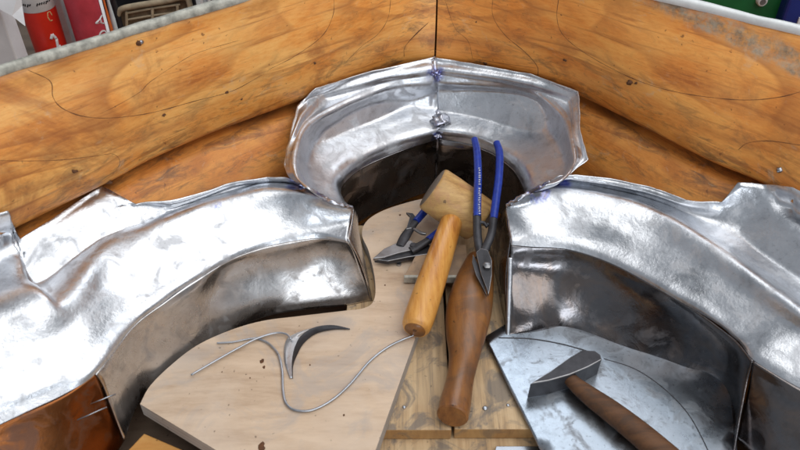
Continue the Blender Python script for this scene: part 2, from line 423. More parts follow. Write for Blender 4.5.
def section(name, top, wall, seed, wmat, nu=12, caps=(), label=None, dent=1.0, ext=None):
    def roll(t, w):                       # the sheet turns down over the shoulder before the wall begins
        sh = []
        for a, b, c in zip(t[0], w[1], t[1]):
            out_ = (a - c); out_.z = 0; out_ = out_.normalized() if out_.length > 1e-6 else Vector((0, 0, 0))
            sh.append(a.lerp(b, .20) + out_ * .0022)
        return [sh] + t, [[p - Vector((0, 0, 0)) for p in sh]] + w[1:]
    top, wall = roll(top, wall)
    if ext:
        et, ew, em = ext; et, ew = roll(et, ew)
        et[0][0] = top[0][-1]; ew[0][0] = wall[0][-1]
        top = [a + b[1:] for a, b in zip(top, et)]
    bm = bmesh.new(); grid(bm, rest_on_wood(panel(top, nu, 8, dent, seed, .0026)))
    o = solid(link(name, bm, m_top, MET)); sub(o); ROOT[o.name] = ROOT[MET.name]
    if label: o['label'] = label
    bm = bmesh.new()
    grid(bm, panel(wall, nu, 12, dent * .9, seed + 2, 0, .006))
    for cp in caps: grid(bm, panel(cp, 6, 6, .6, seed + 5))
    bmesh.ops.remove_doubles(bm, verts=bm.verts, dist=.0004)
    w = bpy.data.meshes.new('inner_wall'); bmesh.ops.recalc_face_normals(bm, faces=bm.faces); bm.to_mesh(w); bm.free(); w.materials.append(wmat)
    for p in w.polygons: p.use_smooth = True
    wo = bpy.data.objects.new('inner_wall', w); COL.objects.link(wo); wo.parent = o
    wo.matrix_parent_inverse = (Matrix.Translation(Vector(o.location)) if False else Matrix.Identity(4))
    solid(wo)
    if ext:
        bm = bmesh.new(); grid(bm, panel(ew, nu, 12, dent * .7, seed + 2, 0, .004))
        w2 = link('inner_wall', bm, em, o); w2.matrix_parent_inverse = Matrix.Identity(4); solid(w2)
    return o

def midrow(a, b, t, push=Vector((0, 0, 0))): return [p.lerp(q, t) + push for p, q in zip(a, b)]
# the lobes that run out of the frame on both sides
E1 = row(.10, (92, 368), (62, 386), (20, 404), (-50, 436)); E0 = row(.0, (124, 440), (88, 492), (40, 535), (-40, 600))
E1b = row(.107, (87, 352), (58, 376), (18, 394), (-50, 424))
E2 = row(.122, (81, 318), (50, 345), (12, 365), (-55, 392))
E3 = row(.148, (64, 299, .137), (44, 303), (5, 318), (-60, 345))
E4 = row(.156, (40, 284, .130), (26, 277, .152), (-5, 280), (-65, 305))
E5 = row(.157, (26, 262, .137), (15, 246), (-14, 248), (-70, 268))
E6 = row(.172, (20, 240, .165), (8, 211), (-20, 220), (-75, 240))
H1 = row(.10, (757, 354), (788, 371), (830, 392), (900, 430)); H0 = row(.0, (733, 455), (765, 500), (820, 560), (900, 640))
H1b = row(.107, (768, 346), (802, 364), (842, 384), (905, 418))
H2 = row(.122, (797, 331), (825, 345), (860, 362), (915, 396))
H3 = row(.138, (812, 318), (840, 326), (872, 342), (925, 372))
H4 = row(.135, (828, 306), (855, 310), (885, 320), (935, 345))
H5 = row(.148, (843, 281), (866, 286), (896, 296), (945, 320))
H6 = row(.185, (860, 222), (885, 245), (915, 262), (955, 290))
# left arm
A1 = row(.10, (347, 238), (318, 233), (290, 236), (262, 242), (232, 253), (200, 271), (165, 294), (130, 322), (92, 368))
A0 = row(.012, (372, 301), (345, 306), (305, 309), (265, 317), (228, 334), (192, 360), (160, 384), (140, 400), (124, 440))
A1b = row(.107, (350, 222), (318, 224), (288, 227), (260, 231), (231, 241), (198, 257), (162, 279), (124, 306), (87, 352))
A2 = row(.122, (352, 208), (316, 209), (284, 208), (257, 212), (228, 221), (190, 236), (150, 256), (108, 284), (81, 318))
A3 = row(.137, (333, 203), (308, 194), (280, 190), (255, 192), (226, 199), (190, 211), (150, 228), (105, 247), (64, 299))
A4 = row(.130, (313, 192), (296, 184), (272, 182), (246, 186), (215, 195), (178, 208), (135, 222), (85, 243), (40, 284))
A5 = row(.137, (300, 184), (290, 180), (268, 179), (242, 183), (210, 192), (172, 204), (125, 207), (72, 228), (26, 262))
A6 = row(.144, (291, 178), (285, 177), (266, 176), (239, 181), (205, 191), (170, 202), (136, 206, .150), (103, 187, .168), (20, 240, .165))
capL0 = row(.012, (372, 301), (365, 262), (356, 232)); capL1 = row(.10, (347, 238), (350, 224), (353, 208))
capL = [capL1, midrow(capL1, capL0, .4, Vector((.004, 0, 0))), capL0]
section('curved_section', [A1, A1b, A2, A3, A4, A5, A6], [A1, midrow(A1, A0, .33, Vector((0, .004, 0))), midrow(A1, A0, .7, Vector((0, .003, 0))), A0], 1, m_wall, 14, [capL], ext=([E1, E1b, E2, E3, E4, E5, E6], [E1, midrow(E1, E0, .33), midrow(E1, E0, .7), E0], m_wood_reflection))
# right arm
D1 = row(.10, (511, 238), (532, 240), (568, 243), (610, 256), (650, 277), (690, 301), (718, 320), (740, 338), (757, 354))
D0 = row(.015, (508, 336), (530, 332), (560, 327), (600, 340), (642, 352), (682, 366), (712, 374), (729, 395), (733, 455))
D1b = row(.107, (508, 222), (533, 231), (570, 234), (613, 245), (655, 265), (697, 291), (726, 311), (750, 330), (768, 346))
D2 = row(.122, (507, 206), (538, 210), (574, 215), (618, 226), (662, 243), (708, 270), (742, 293), (770, 313), (797, 331))
D3 = row(.138, (524, 196), (553, 189), (588, 193), (625, 201), (662, 215), (702, 239), (740, 265), (775, 291), (812, 318))
D4 = row(.129, (540, 188), (564, 182), (600, 188), (640, 197), (675, 210), (712, 231), (752, 254), (792, 280), (828, 306))
D5 = row(.143, (550, 182), (570, 179), (605, 183), (645, 191), (680, 203), (722, 212), (762, 226), (805, 251), (843, 281))
D6 = row(.150, (558, 178), (578, 176), (610, 179), (650, 187), (686, 201), (722, 203, .155), (738, 182, .176), (792, 187, .182), (860, 222, .185))
capR1 = row(.10, (511, 238), (508, 222), (507, 206)); capR0 = row(.012, (508, 336), (498, 290), (490, 250))
capR = [capR1, midrow(capR1, capR0, .4, Vector((-.004, 0, 0))), capR0]
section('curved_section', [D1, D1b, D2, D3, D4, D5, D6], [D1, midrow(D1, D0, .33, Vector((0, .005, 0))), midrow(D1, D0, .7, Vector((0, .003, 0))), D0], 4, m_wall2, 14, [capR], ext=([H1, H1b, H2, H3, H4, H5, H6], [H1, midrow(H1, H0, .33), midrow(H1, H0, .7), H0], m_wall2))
# back lobe, two halves meeting at the welded centre seam
B1 = row(.10, (353, 208), (343, 200), (338, 188), (345, 175), (365, 160), (400, 145), (438, 134), (470, 139), (495, 149), (515, 164), (525, 180), (527, 192), (520, 198), (507, 206))
B1b = row(.109, (350, 207), (338, 198), (332, 184), (339, 168), (361, 153), (398, 138), (438, 129), (472, 133), (500, 143), (521, 158), (532, 176), (534, 190), (524, 197), (509, 205))
B2 = row(.117, (342, 205), (325, 193), (320, 174), (328, 156), (353, 140), (395, 124), (438, 116), (476, 120), (508, 130), (532, 148), (545, 170), (546, 186), (534, 193), (516, 201))
B3 = row(.130, (328, 200), (310, 185), (305, 162), (316, 141), (348, 122), (392, 106), (437, 99), (481, 103), (521, 112), (550, 133), (565, 160), (563, 177), (548, 187), (530, 194))
B4 = row(.161, (309, 190), (297, 177), (295, 154), (307, 127), (343, 105), (390, 89), (436, 83), (485, 87), (531, 95), (563, 117), (572, 145), (574, 164), (562, 180), (545, 186))
B5 = row(.170, (297, 182, .148), (289, 170, .153), (290, 150, .16), (301, 118), (323, 97), (378, 80, .175), (435, 71, .178), (483, 77, .177), (531, 86, .176), (570, 101), (575, 128, .163), (580, 157, .154), (566, 175, .146), (553, 181, .143))
B6 = row(.186, (290, 178, .147), (285, 165, .151), (290, 147, .157), (297, 106, .174), (316, 88), (372, 71, .187), (434, 57, .19), (481, 65, .19), (531, 74, .188), (578, 92), (579, 126, .168), (588, 160, .153), (570, 173, .147), (558, 178, .147))
B0 = [Vector((p.x, p.y, .0)) + (Vector((p.x, p.y, 0)) - Vector((.04, .72, 0))).normalized() * .006 for p in B1]
B0[0] = G(356, 232, .012); B0[-1] = G(490, 250, .012)
for sl, sd in ((slice(0, 7), 7), (slice(6, 14), 9)):
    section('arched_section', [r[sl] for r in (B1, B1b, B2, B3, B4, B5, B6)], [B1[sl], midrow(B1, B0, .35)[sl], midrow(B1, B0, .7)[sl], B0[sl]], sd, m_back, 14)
def weld(pts, r, seed, lump=.5, flat=.7):
    bm = bmesh.new(); P = resample(spline(pts, 10), 60)
    sweep(bm, P, [r * (1 + lump * noise.noise(p * 190 + Vector((seed, 0, 0))) + lump * .5 * noise.noise(p * 420)) for k, p in enumerate(P)], 10, flat=flat)
    return link('weld_seam', bm, m_weld, MET)
up = Vector((0, 0, .0005))
weld([p + up for p in (B6[6], B5[6], B4[6], B3[6], B2[6], B1b[6], B1[6])], .0028, 1, .9)
weld([p for p in (B1[6], (B1[6] + B0[6]) / 2, B0[6])], .002, 2, .6)
weld([p + up for p in (A2[0], A3[0], A4[0], A5[0])], .0034, 3)
weld([p + up for p in (D2[0], D3[0], D4[0], D5[0])], .0034, 4)
cm = weld([p for p in (D1[0].lerp(D0[0], .2), D1[0].lerp(D0[0], .5), D0[0])], .0030, 5, .05); cm.name = 'rolled_corner'; cm.data.materials[0] = m_top
for c, r in ((G(440, 120, .1195), .0110), (G(436, 73, .177), .006), (G(438, 136, .102), .0045)):
    bm = bmesh.new(); blob(bm, c, r, (1, 1, .6), 0, .9, 3); link('weld_blob', bm, m_weld, MET)

# ------------------------------------------------------------------ boards and sheet on the bench
def nailhead(px, py, z, r, parent):
    bm = bmesh.new(); blob(bm, G(px, py, z), r, (1, 1, .25), 0, .2); link('nail_head', bm, m_bright, parent)
def plank(x0, x1, y0, y1, z0, z1, label, mat=m_plank, endmat=m_plankend, group='planks under the tools'):
    bm = bmesh.new(); box(bm, (x0, y0, z0), (x1, y1, z1))
    bm.normal_update()
    for f in bm.faces:
        if abs(f.normal.z) < .5: f.material_index = 1
    c = Vector(((x0 + x1) / 2, (y0 + y1) / 2, z0)) 
    o = link('plank', bm, [mat, endmat], None, False)
    bevel(o, .0012); tag(o, label, 'plank', group); return o
g = G(453, 430, .012)
p1 = plank(g.x - .115, g.x - .0014, g.y, .76, -.004, .012, 'weathered grey-streaked plank under the turned wooden dresser, beside the plywood board')
p2 = plank(g.x + .0014, g.x + .15, g.y + .001, .76, -.004, .0118, 'weathered plank with nail heads between the dresser and the metal sheet')
p3 = plank(-.12, .30, g.y - .12, g.y + .08, -.024, -.0045, 'pale cross plank lying under the ends of the weathered planks')
ROOT[p1.name] = ROOT[p2.name] = Vector((0, 0, 0))
for px, py in ((404, 407), (392, 383)): nailhead(px, py, .0125, .0018, p1)
for px, py in ((485, 408), (508, 405), (470, 380)): nailhead(px, py, .0123, .0028 if px == 485 else .0018, p2)
# plywood template
pl = [(140, 404), (150, 386), (170, 366), (196, 346), (228, 331), (262, 321), (300, 316), (342, 311), (364, 308), (374, 300), (375, 280), (369, 252), (362, 235), (366, 222), (380, 212), (402, 204), (428, 198), (446, 200), (452, 222), (446, 248), (414, 342), (372, 460), (350, 520), (300, 510), (216, 450)]
P = [G(x, y, .03) for x, y in pl]
sm = spline(P[:18], 6) + P[18:]
bm = bmesh.new(); prism(bm, sm, Vector((0, 0, -.0175))); bm.normal_update()
for f in bm.faces:
    if abs(f.normal.z) < .5: f.material_index = 1
for (x, y, r) in ((262, 361, .0021), (264, 367, .0013), (250, 378, .0007), (405, 232, .0010), (222, 372, .0006), (385, 285, .0008), (262, 447, .003), (344, 415, .0009), (310, 365, .0008), (400, 215, .0012)):
    blob(bm, G(x, y, .0302), r, (1, 1.4, .12), 2, .9)
board = link('plywood_board', bm, [m_ply, m_plyedge, m_crack], None, False); bevel(board, .001)
tag(board, 'pale plywood template with a rounded outline lying under the snips and wire', 'board')
bm = bmesh.new(); prism(bm, [G(x, y, .008) for x, y in ((126, 452), (144, 433), (230, 470), (330, 540), (300, 580), (100, 500))], Vector((0, 0, -.03)))
o = link('timber_offcut', bm, m_orange, None, False); bevel(o, .0015); tag(o, 'bright orange timber offcut under the near corner of the plywood board', 'offcut')
# flat sheet
SH = [(484, 338), (540, 450), (580, 520), (740, 520), (736, 440), (732, 385), (700, 362), (650, 345), (600, 330), (560, 318), (510, 322)]
bm = bmesh.new(); bz = .0165
xs = [G(x, y, bz) for x, y in SH]
vs = [bm.verts.new(p) for p in xs]; bm.faces.new(vs)
bmesh.ops.triangulate(bm, faces=bm.faces); bmesh.ops.subdivide_edges(bm, edges=bm.edges, cuts=11, use_grid_fill=True)
for v in bm.verts: v.co.z += noise.noise(v.co * 9) * .0012 + .0006
def scribe(pts, r):
    Pq = [G(x, y, bz + .0008) for x, y in pts]; Pq = spline(Pq, 8)
    for q in Pq: q.z += noise.noise(Vector((q.x, q.y, bz)) * 9) * .0012
    sweep(bm, Pq, r, 6, mat=1)
scribe([(604, 359), (630, 367), (650, 378), (672, 396), (690, 417), (706, 447), (712, 465)], .00028)
scribe([(499, 338), (530, 339), (560, 344), (586, 351)], .0005)
o = link('metal_sheet', bm, [m_sheet, m_steel], None); solid(o, .0012); tag(o, 'flat bluish sheet of bare metal with a scribed curve, under the hammer', 'metal sheet')
bm = bmesh.new(); prism(bm, [G(x, y, .0) for x, y in ((496, 446), (541, 446), (548, 470), (490, 470))], Vector((0, 0, -.003)))
o = link('metal_strip', bm, m_bright, None, False); bevel(o, .0006); tag(o, 'small light metal strip on the cross plank at the sheet corner', 'metal strip')

# ------------------------------------------------------------------ mallet
a, b = G(432, 188, .094), G(480, 221, .058); ax = (b - a).normalized()
mal = thing('mallet', 'round-headed wooden mallet with a thick honey-coloured handle lying over the block', 'mallet', G(440, 260, .03))
bm = bmesh.new(); rh = .0290
sweep(bm, [a, a + ax * .0015, a + ax * .004, a.lerp(b, .3), a.lerp(b, .6), b - ax * .004, b - ax * .0015, b], [rh * .9, rh * .97, rh, rh * 1.015, rh * 1.015, rh, rh * .97, rh * .9], 48)
bm.normal_update()
for f in bm.faces:
    if len(f.verts) > 10: f.material_index = 1
sharp(link('mallet_head', bm, [m_head, m_headend], mal))
h0, h1 = G(457, 206, .074), G(415, 330, .047); dirh = (h1 - h0).normalized()
bm = bmesh.new()
rod(bm, [h0, h0 + dirh * .028, h0.lerp(h1, .35), h0.lerp(h1, .62), h0.lerp(h1, .86), h0.lerp(h1, .965), h1], [.0115, .0132, .0145, .0162, .0168, .0160, .0128], seg=40)
hd = sharp(link('mallet_handle', bm, m_handle, mal))
bm = bmesh.new(); ex = h1 + dirh * .0003
sweep(bm, [ex - dirh * .002, ex + dirh * .0002], .0115, 32)
link('handle_end', bm, m_dress, mal)
bm = bmesh.new(); sweep(bm, [ex - dirh * .002, ex + dirh * .0006], .0022, 16); link('handle_end_hole', bm, m_crack, mal)

# ------------------------------------------------------------------ dresser (turned bossing stick)
bm = bmesh.new()
pts = row(0, (480, 262, .040), (474, 285, .040), (469, 310, .039), (466, 334, .036), (464, 357, .031), (460, 380, .029), (455, 405, .029), (452.5, 416, .030))
rod(bm, pts, [.017, .0228, .0252, .0218, .0162, .0142, .0158, .0152], seg=40)
o = sharp(link('dresser', bm, [m_dress], None)); tag(o, 'turned dark brown wooden dresser with a bulging end resting on the planks', 'dresser')
# dark ring and end face
ROOT[o.name] = Vector((0, 0, 0))
e = pts[-1]; d = (pts[-1] - pts[-2]).normalized()
bm = bmesh.new(); sweep(bm, [e - d * .003, e - d * .0005, e + d * .001], [.0158, .0158, .0142], 40); sharp(link('end_cap', bm, m_dress, o))

# ------------------------------------------------------------------ small wooden block with a metal edge
bl = thing('wooden_block', 'small grey-brown wooden block under the mallet handle', 'block', G(436, 270, .03))
bm = bmesh.new(); prism(bm, [G(x, y, .0405) for x, y in ((404, 276), (420, 247), (466, 244), (469, 276))], Vector((0, 0, -.0105))); bevel(link('block_body', bm, m_block, bl, False), .001)
bm = bmesh.new(); a_, b_ = G(404, 276.5, .041), G(469, 276.5, .041); q = Vector((0, -.0015, 0))
prism(bm, [a_ + q, b_ + q, b_ + Vector((0, .003, 0)), a_ + Vector((0, .003, 0))], Vector((0, 0, -.0095))); bevel(link('metal_edging', bm, m_rim1, bl, False), .0008)

# ------------------------------------------------------------------ tin snips
def bar(name, pts, radii, mat, parent, seg=18, flat=1.0):
    bm = bmesh.new(); rod(bm, pts, radii, seg=seg, flat=flat); return sharp(link(name, bm, mat, parent), 50)
def plate(name, poly, th, mat, parent, bv=.0008):
    bm = bmesh.new(); n = (poly[1] - poly[0]).cross(poly[2] - poly[0]).normalized()
    if n.z > 0: n = -n
    prism(bm, poly, n * th); o = link(name, bm, [mat, m_steel2], parent, False); bevel(o, bv).modifiers['bevel'].material = 1; return o
s1 = thing('tin_snips', 'blue-handled tin snips leaning upright over the mallet head, jaws down', 'tin snips', G(487, 293, .05))
def zz(py): return .062 + (295 - py) / 157 * .066          # the leaning plane of the snips
def Q(px, py, dz=0): return G(px, py, zz(py) + dz)
L = [Q(x, y) for x, y in ((474.5, 139), (477, 152), (478, 175), (477.3, 200), (477, 217))]
gl = bar('grip', L, [.0042, .0047, .0048, .0048, .0047], m_blue, s1)
Rr = [Q(x, y, .002) for x, y in ((496.5, 142.5), (499.5, 153), (499, 175), (496, 200), (493.5, 219))]
bar('grip', Rr, [.0042, .0047, .0048, .0048, .0047], m_blue, s1)
bar('arm', [Q(x, y) for x, y in ((477, 214), (477.5, 235), (480, 252), (484, 264))], [.0050, .0050, .0050, .0060], m_steel, s1, flat=.8)
bar('arm', [Q(x, y, .002) for x, y in ((493.7, 216), (491.5, 233), (486, 247), (480, 259))], [.0050, .0048, .0050, .0060], m_steel, s1, flat=.8)
plate('blade', [Q(x, y, .006) for x, y in ((476, 252), (481, 248), (488, 250), (492, 260), (492, 275), (489.5, 291), (488.5, 295), (486.5, 288), (481, 274))], .006, m_jaw, s1)
plate('blade', [Q(x, y, .0015) for x, y in ((473, 254), (477, 262), (482, 276), (487, 296), (484.5, 291), (476, 275), (472, 262))], .005, m_steel, s1)
bm = bmesh.new(); c = Q(487, 266, .0065); sweep(bm, [c - Vector((0, 0, .002)), c + Vector((0, -.0008, .0022)), c + Vector((0, -.001, .003))], [.0046, .0046, .003], 6); sharp(link('pivot_bolt', bm, m_steel2, s1))
bar('stop', [Q(x, y, .001) for x, y in ((478, 222), (484, 223), (487, 227))], [.0018, .002, .0018], m_steel, s1)
bar('stop', [Q(x, y, .001) for x, y in ((492, 227), (487, 224))], [.0018, .002], m_steel, s1)
# worn white print down the left grip: unreadable strokes
bm = bmesh.new()
y = 168.0
while y < 214:
    if not (184.5 < y < 188):
        x0 = 478.6 + random.uniform(-.25, .25)
        for k in range(2):
            p0 = Q(x0 + random.uniform(-.2, .2), y + k * .7, .0049); p1_ = Q(x0 + 2.0 + random.uniform(-.5, .3), y + k * .8 + random.uniform(-.4, .5), .0045)
            sweep(bm, [p0, p1_], .00030, 5)
    y += 2.25
link('printed_lettering', bm, m_white, sub(gl)) if False else None
ROOT[gl.name] = ROOT[s1.name]
pm = link('printed_lettering', bm, m_white, s1)

s2 = thing('tin_snips', 'blue-handled tin snips lying flat on the plywood under the mallet head, jaws pointing left', 'tin snips', G(405, 250, .03))
plate('blade', [G(x, y, .044) for x, y in ((373, 258), (384, 248.5), (396, 243), (411, 240), (417, 246), (411, 250), (398, 253), (385, 257))], .005, m_steel2, s2)
plate('blade', [G(x, y, .041) for x, y in ((374, 259), (392, 254), (408, 250), (414, 243), (426, 241), (431, 247), (428, 254), (408, 257), (388, 261))], .006, m_steel, s2)
bar('arm', [G(x, y, z) for x, y, z in ((400, 247, .042), (405, 237, .044), (411, 228, .046), (417, 220, .050))], [.0062, .0064, .0052, .0045], m_steel, s2, flat=.6)
plate('arm_spur', [G(x, y, .049) for x, y in ((406, 229), (410, 216), (406, 212), (413, 213), (417, 218), (412, 228))], .004, m_steel, s2)
bar('arm', [G(x, y, z) for x, y, z in ((411, 251, .042), (418, 247, .044), (425, 242.5, .046), (431, 238.5, .048))], [.0062, .0056, .0052, .005], m_steel, s2, flat=.7)
bar('grip', [G(x, y, z) for x, y, z in ((416, 221.5, .050), (426, 210, .053), (438, 197.5, .055), (450, 185, .056))], [.0046, .0050, .0050, .0048], m_blue, s2)
bar('grip', [G(x, y, z) for x, y, z in ((428, 240.5, .047), (440, 231.5, .048), (458, 217, .047), (470, 207, .044))], [.0048, .0052, .0052, .005], m_blue, s2)
bar('stop', [G(x, y, .049) for x, y in ((414, 229), (421, 233), (426, 234))], [.0018, .0022, .0018], m_steel2, s2)
bm = bmesh.new(); c = G(413, 246, .0445); sweep(bm, [c, c + Vector((0, 0, .0025))], .004, 6); sharp(link('pivot_bolt', bm, m_steel, s2))
# nuts and scraps beside the snips
for (x, y, z, r, lab) in ((398, 259, .034, .0035, 'tiny bright hexagon nut beside the jaws of the flat-lying snips'), (399, 265, .033, .003, 'smaller grey nut just below the bright hexagon nut')):
    bm = bmesh.new(); c = G(x, y, .0302); sweep(bm, [c, c + Vector((0, 0, .003))], r, 6)
    o = sharp(link('hex_nut', bm, m_bright, None)); tag(o, lab, 'nut')

# ------------------------------------------------------------------ hammer
hm = thing('hammer', 'small cross-peen hammer with a worn brown handle lying on the metal sheet', 'hammer', G(570, 380, .0175))
top = [G(x, y, .040) for x, y in ((530, 383.5), (549, 380.5), (570, 374.5), (588, 367), (602, 359.5), (600.5, 354.5), (595, 350.5), (582, 350), (570, 357), (549, 372))]
bm = bmesh.new(); prism(bm, top, Vector((-.001, -.001, -.0230))); bevel(link('hammer_head', bm, [m_steel, m_steel2], hm, False), .0011, 2, 20).modifiers['bevel'].material = 1
bm = bmesh.new()
hp = row(.030, (566, 372), (573, 382), (590, 396), (612, 412), (640, 434), (672, 462), (705, 492))
rod(bm, hp, [.0072, .0078, .0102, .0118, .0128, .0138, .0140], seg=28, flat=.88); sharp(link('hammer_handle', bm, m_hham, hm), 50)

# ------------------------------------------------------------------ wire and offcuts
wz = .0318
def wire(pts, r, label, z=wz):
    bm = bmesh.new(); Pp = [G(p[0], p[1], p[2] if len(p) > 2 else z) for p in pts]
    rod(bm, Pp, r, seg=10, flat=.8); o = link('bent_wire', bm, m_bright, None); tag(o, label, 'wire', None); return o
wire([(420, 333, .036), (404, 339, .035), (388, 347), (370, 361), (350, 384), (332, 400), (312, 410), (295, 410), (286, 403), (283, 390), (282, 370), (278, 354), (268, 343), (256, 338)], .0013, 'long grey metal strip bent into an S from the mallet handle end across the plywood')
wire([(291, 339), (286, 334), (275, 333), (258, 338), (240, 347), (215, 361), (191, 375)], .0012, 'hooked grey metal strip with a straight tail crossing over the long bent one', wz + .0022)
wire([(262, 337), (248, 339), (232, 342), (217, 343)], .0011, 'short slightly bent strip pointing towards the curved wall beside the hooked one', wz)
# crescent offcut: curved strip, a flange standing on edge
bm = bmesh.new()
out_ = spline([G(x, y, .0312) for x, y in ((350, 329), (332, 327), (315, 330), (302, 338), (295, 350), (292, 364), (292, 378))], 8)
inn = spline([G(x, y, .0312) for x, y in ((350, 329.5), (334, 329.5), (316.5, 333.5), (304, 343), (297, 355), (293, 366), (292.6, 378.5))], 8)
lft = spline([G(x, y, .0312) for x, y in ((349, 328.5), (331, 326), (313, 328), (297, 333), (286, 341), (284.5, 360), (290, 378.5))], 8)
n = len(out_); hgt = [.0046 * math.sin(math.pi * min(1, (i + .3) / n)) ** .7 for i in range(n)]
topr = [p + Vector((0, 0, h)) for p, h in zip(out_, hgt)]
grid(bm, [lft, [l.lerp(t, .5) - Vector((0, 0, h * .3)) for l, t, h in zip(lft, topr, hgt)], topr])
grid(bm, [topr, inn], mat=1); bmesh.ops.remove_doubles(bm, verts=bm.verts, dist=.00005)  # darker material on the standing face paints in its dark reflection
o = sharp(link('crescent_offcut', bm, [m_top, m_steel], None), 25); solid(o, .0007); tag(o, 'crescent-shaped curled metal offcut in the middle of the plywood board', 'metal offcut')
# small bright chip between handle and dresser
bm = bmesh.new(); prism(bm, [G(x, y, .045) for x, y in ((448, 268), (453, 264), (455, 269), (450, 274))], Vector((0, 0, -.0015))); 
bm.free()
# two bright solder rods in front of the left outer wall
for k, (p, q, lab) in enumerate((((90, 404), (116, 394), 'upper of two thin bright rods lying against the brown reflecting wall'), ((77, 420), (107, 407), 'lower of two thin bright rods lying against the brown reflecting wall'))):
    bm = bmesh.new(); sweep(bm, [G(*p, .068), G(*q, .068)], .0007, 8)
    o = link('solder_rod', bm, m_bright, None); tag(o, lab, 'rod', 'solder rods against the left wall')

# ------------------------------------------------------------------ things on the bench behind the timbers
m_red = plain('red_print', (.62, .025, .012), .38, 0, .15, 30)
m_pinkred = plain('faded_red_print', (.52, .05, .075), .45, 0, .25, 40)
m_paper = plain('white_paper', (.74, .75, .78), .7, 0, .12, 20)
m_grey = plain('pale_grey_card', (.60, .60, .60), .6, 0, .15)
m_black = plain('black_plastic', (.02, .02, .024), .5, 0, .3)
m_gold = plain('gold_print', (.62, .42, .2), .5, 0, .2)
m_green = plain('green_plastic', (.006, .13, .035), .4, 0, .3, 15)
m_navy = plain('navy_plastic', (.008, .02, .17), .4, 0, .3, 15)
m_cane = plain('pale_cane', (.42, .35, .24), .6, 0, .3, 90)
m_weave = plain('brown_weave', (.22, .16, .10), .7, 0, .5, 90)
m_org = plain('orange_plastic', (.65, .14, .03), .45, 0, .2)
m_pale = plain('pale_blue_card', (.62, .70, .74), .5, 0, .15, 30)
def text_on(txt, size, mat, parent, centre, rad, ang, zc, vertical=True, name='lettering'):
    cu = bpy.data.curves.new('lettering', 'FONT'); cu.body = txt; cu.size = size; cu.extrude = .0003; cu.align_x = 'CENTER'; cu.align_y = 'CENTER'
    tmp = bpy.data.objects.new('tmp', cu); COL.objects.link(tmp)
    me = bpy.data.meshes.new_from_object(tmp.evaluated_get(bpy.context.evaluated_depsgraph_get()))
    COL.objects.unlink(tmp); bpy.data.objects.remove(tmp)
    bm = bmesh.new(); bm.from_mesh(me)
    for v in bm.verts:
        x, y, z = v.co
        if vertical: x, y = -y, x
        a = ang + x / rad; r = rad + .0006 + z
        v.co = centre + Vector((math.sin(a) * r, -math.cos(a) * r, zc + y))
    return link(name, bm, mat, parent, False)
def can(x0, x1, pyb, y, h, mat, label, taper=.9, band=None):
    a_, b_ = GY(x0, pyb, y), GY(x1, pyb, y); c = Vector(((a_.x + b_.x) / 2, y, -.03)); r = (b_.x - a_.x) / 2
    t = thing('red_can', label, 'can', c, 'red cans behind the timber')
    bm = bmesh.new(); zt = band if band else h
    sweep(bm, [c, c + Vector((0, 0, .002)), c + Vector((0, 0, zt))], [r * taper, r * taper, r * .99], 48); sharp(link('can_body', bm, mat, t))
    bm = bmesh.new(); sweep(bm, [c + Vector((0, 0, zt)), c + Vector((0, 0, zt + .001)), c + Vector((0, 0, h - .004)), c + Vector((0, 0, h))], [r * 1.0, r * 1.02, r * 1.02, r * .96], 48)
    sharp(link('lid', bm, m_grey if band else m_white, t)); return t, c, r
t, c, r = can(24, 57, 15, .96, .30, m_red, 'bright red can with a grey lid and small gold lettering', .88, .03 + GY(40, 6.5, .96).z)
def strokes(parent, c, rad, segs, w, mat):            # unreadable printed marks: (angle, z) to (angle, z)
    bm = bmesh.new()
    for a0, z0, a1, z1 in segs:
        pts = [c + Vector((math.sin(R(a)) * rad, -math.cos(R(a)) * rad, z + .03)) for a, z in ((a0 + (a1 - a0) * k / 4, z0 + (z1 - z0) * k / 4) for k in range(5))]
        sweep(bm, pts, w, 6)
    link('printed_lettering', bm, mat, parent)
zb = GY(40, 7.5, .96 - r).z
strokes(t, c, r * 1.02, [(-28 + k * 7.5, zb + .0015 + random.uniform(-.001, .001), -24 + k * 7.5 + random.uniform(-1, 1.5), zb + .0045) for k in range(14) if k not in (5, 6)], .0009, m_black)
strokes(t, c, r * .965, [(57 + 9 * math.cos(k * 1.05), .218 + .007 * math.sin(k * 1.05), 57 + 9 * math.cos(k * 1.05 + 1.05), .218 + .007 * math.sin(k * 1.05 + 1.05)) for k in range(5)] + [(52, .234, 66, .236), (52, .244, 66, .243)], .0009, m_gold)
strokes(t, c, r * .945, [(38, .166, 50, .172), (50, .172, 54, .186), (54, .186, 44, .194), (44, .194, 36, .188), (60, .160, 56, .176)], .0022, m_paper)
t2, c2, r2 = can(69, 104, 15, .97, .32, m_pinkred, 'faded pinkish-red can with white letters beside the black clutter', .90)
text_on('O A', .020, m_paper, t2, c2, r2 * .965, R(63), .225)
bm = bmesh.new(); rw = []
for z in (.02, .3): rw.append([c2 + Vector((math.sin(R(a)) * (r2 * (.9 + .09 * (z) / .32) + .0008), -math.cos(R(a)) * (r2 * (.9 + .09 * z / .32) + .0008), z)) for a in range(80, 124, 4)])
grid(bm, rw); solid(link('white_panel', bm, m_paper, t2), .0004)
# dark red can hidden behind the paper
t3, c3, r3 = can(14, 38, 40, .90, .20, m_pinkred, 'dark red can half hidden under the white paper sheet', .95)
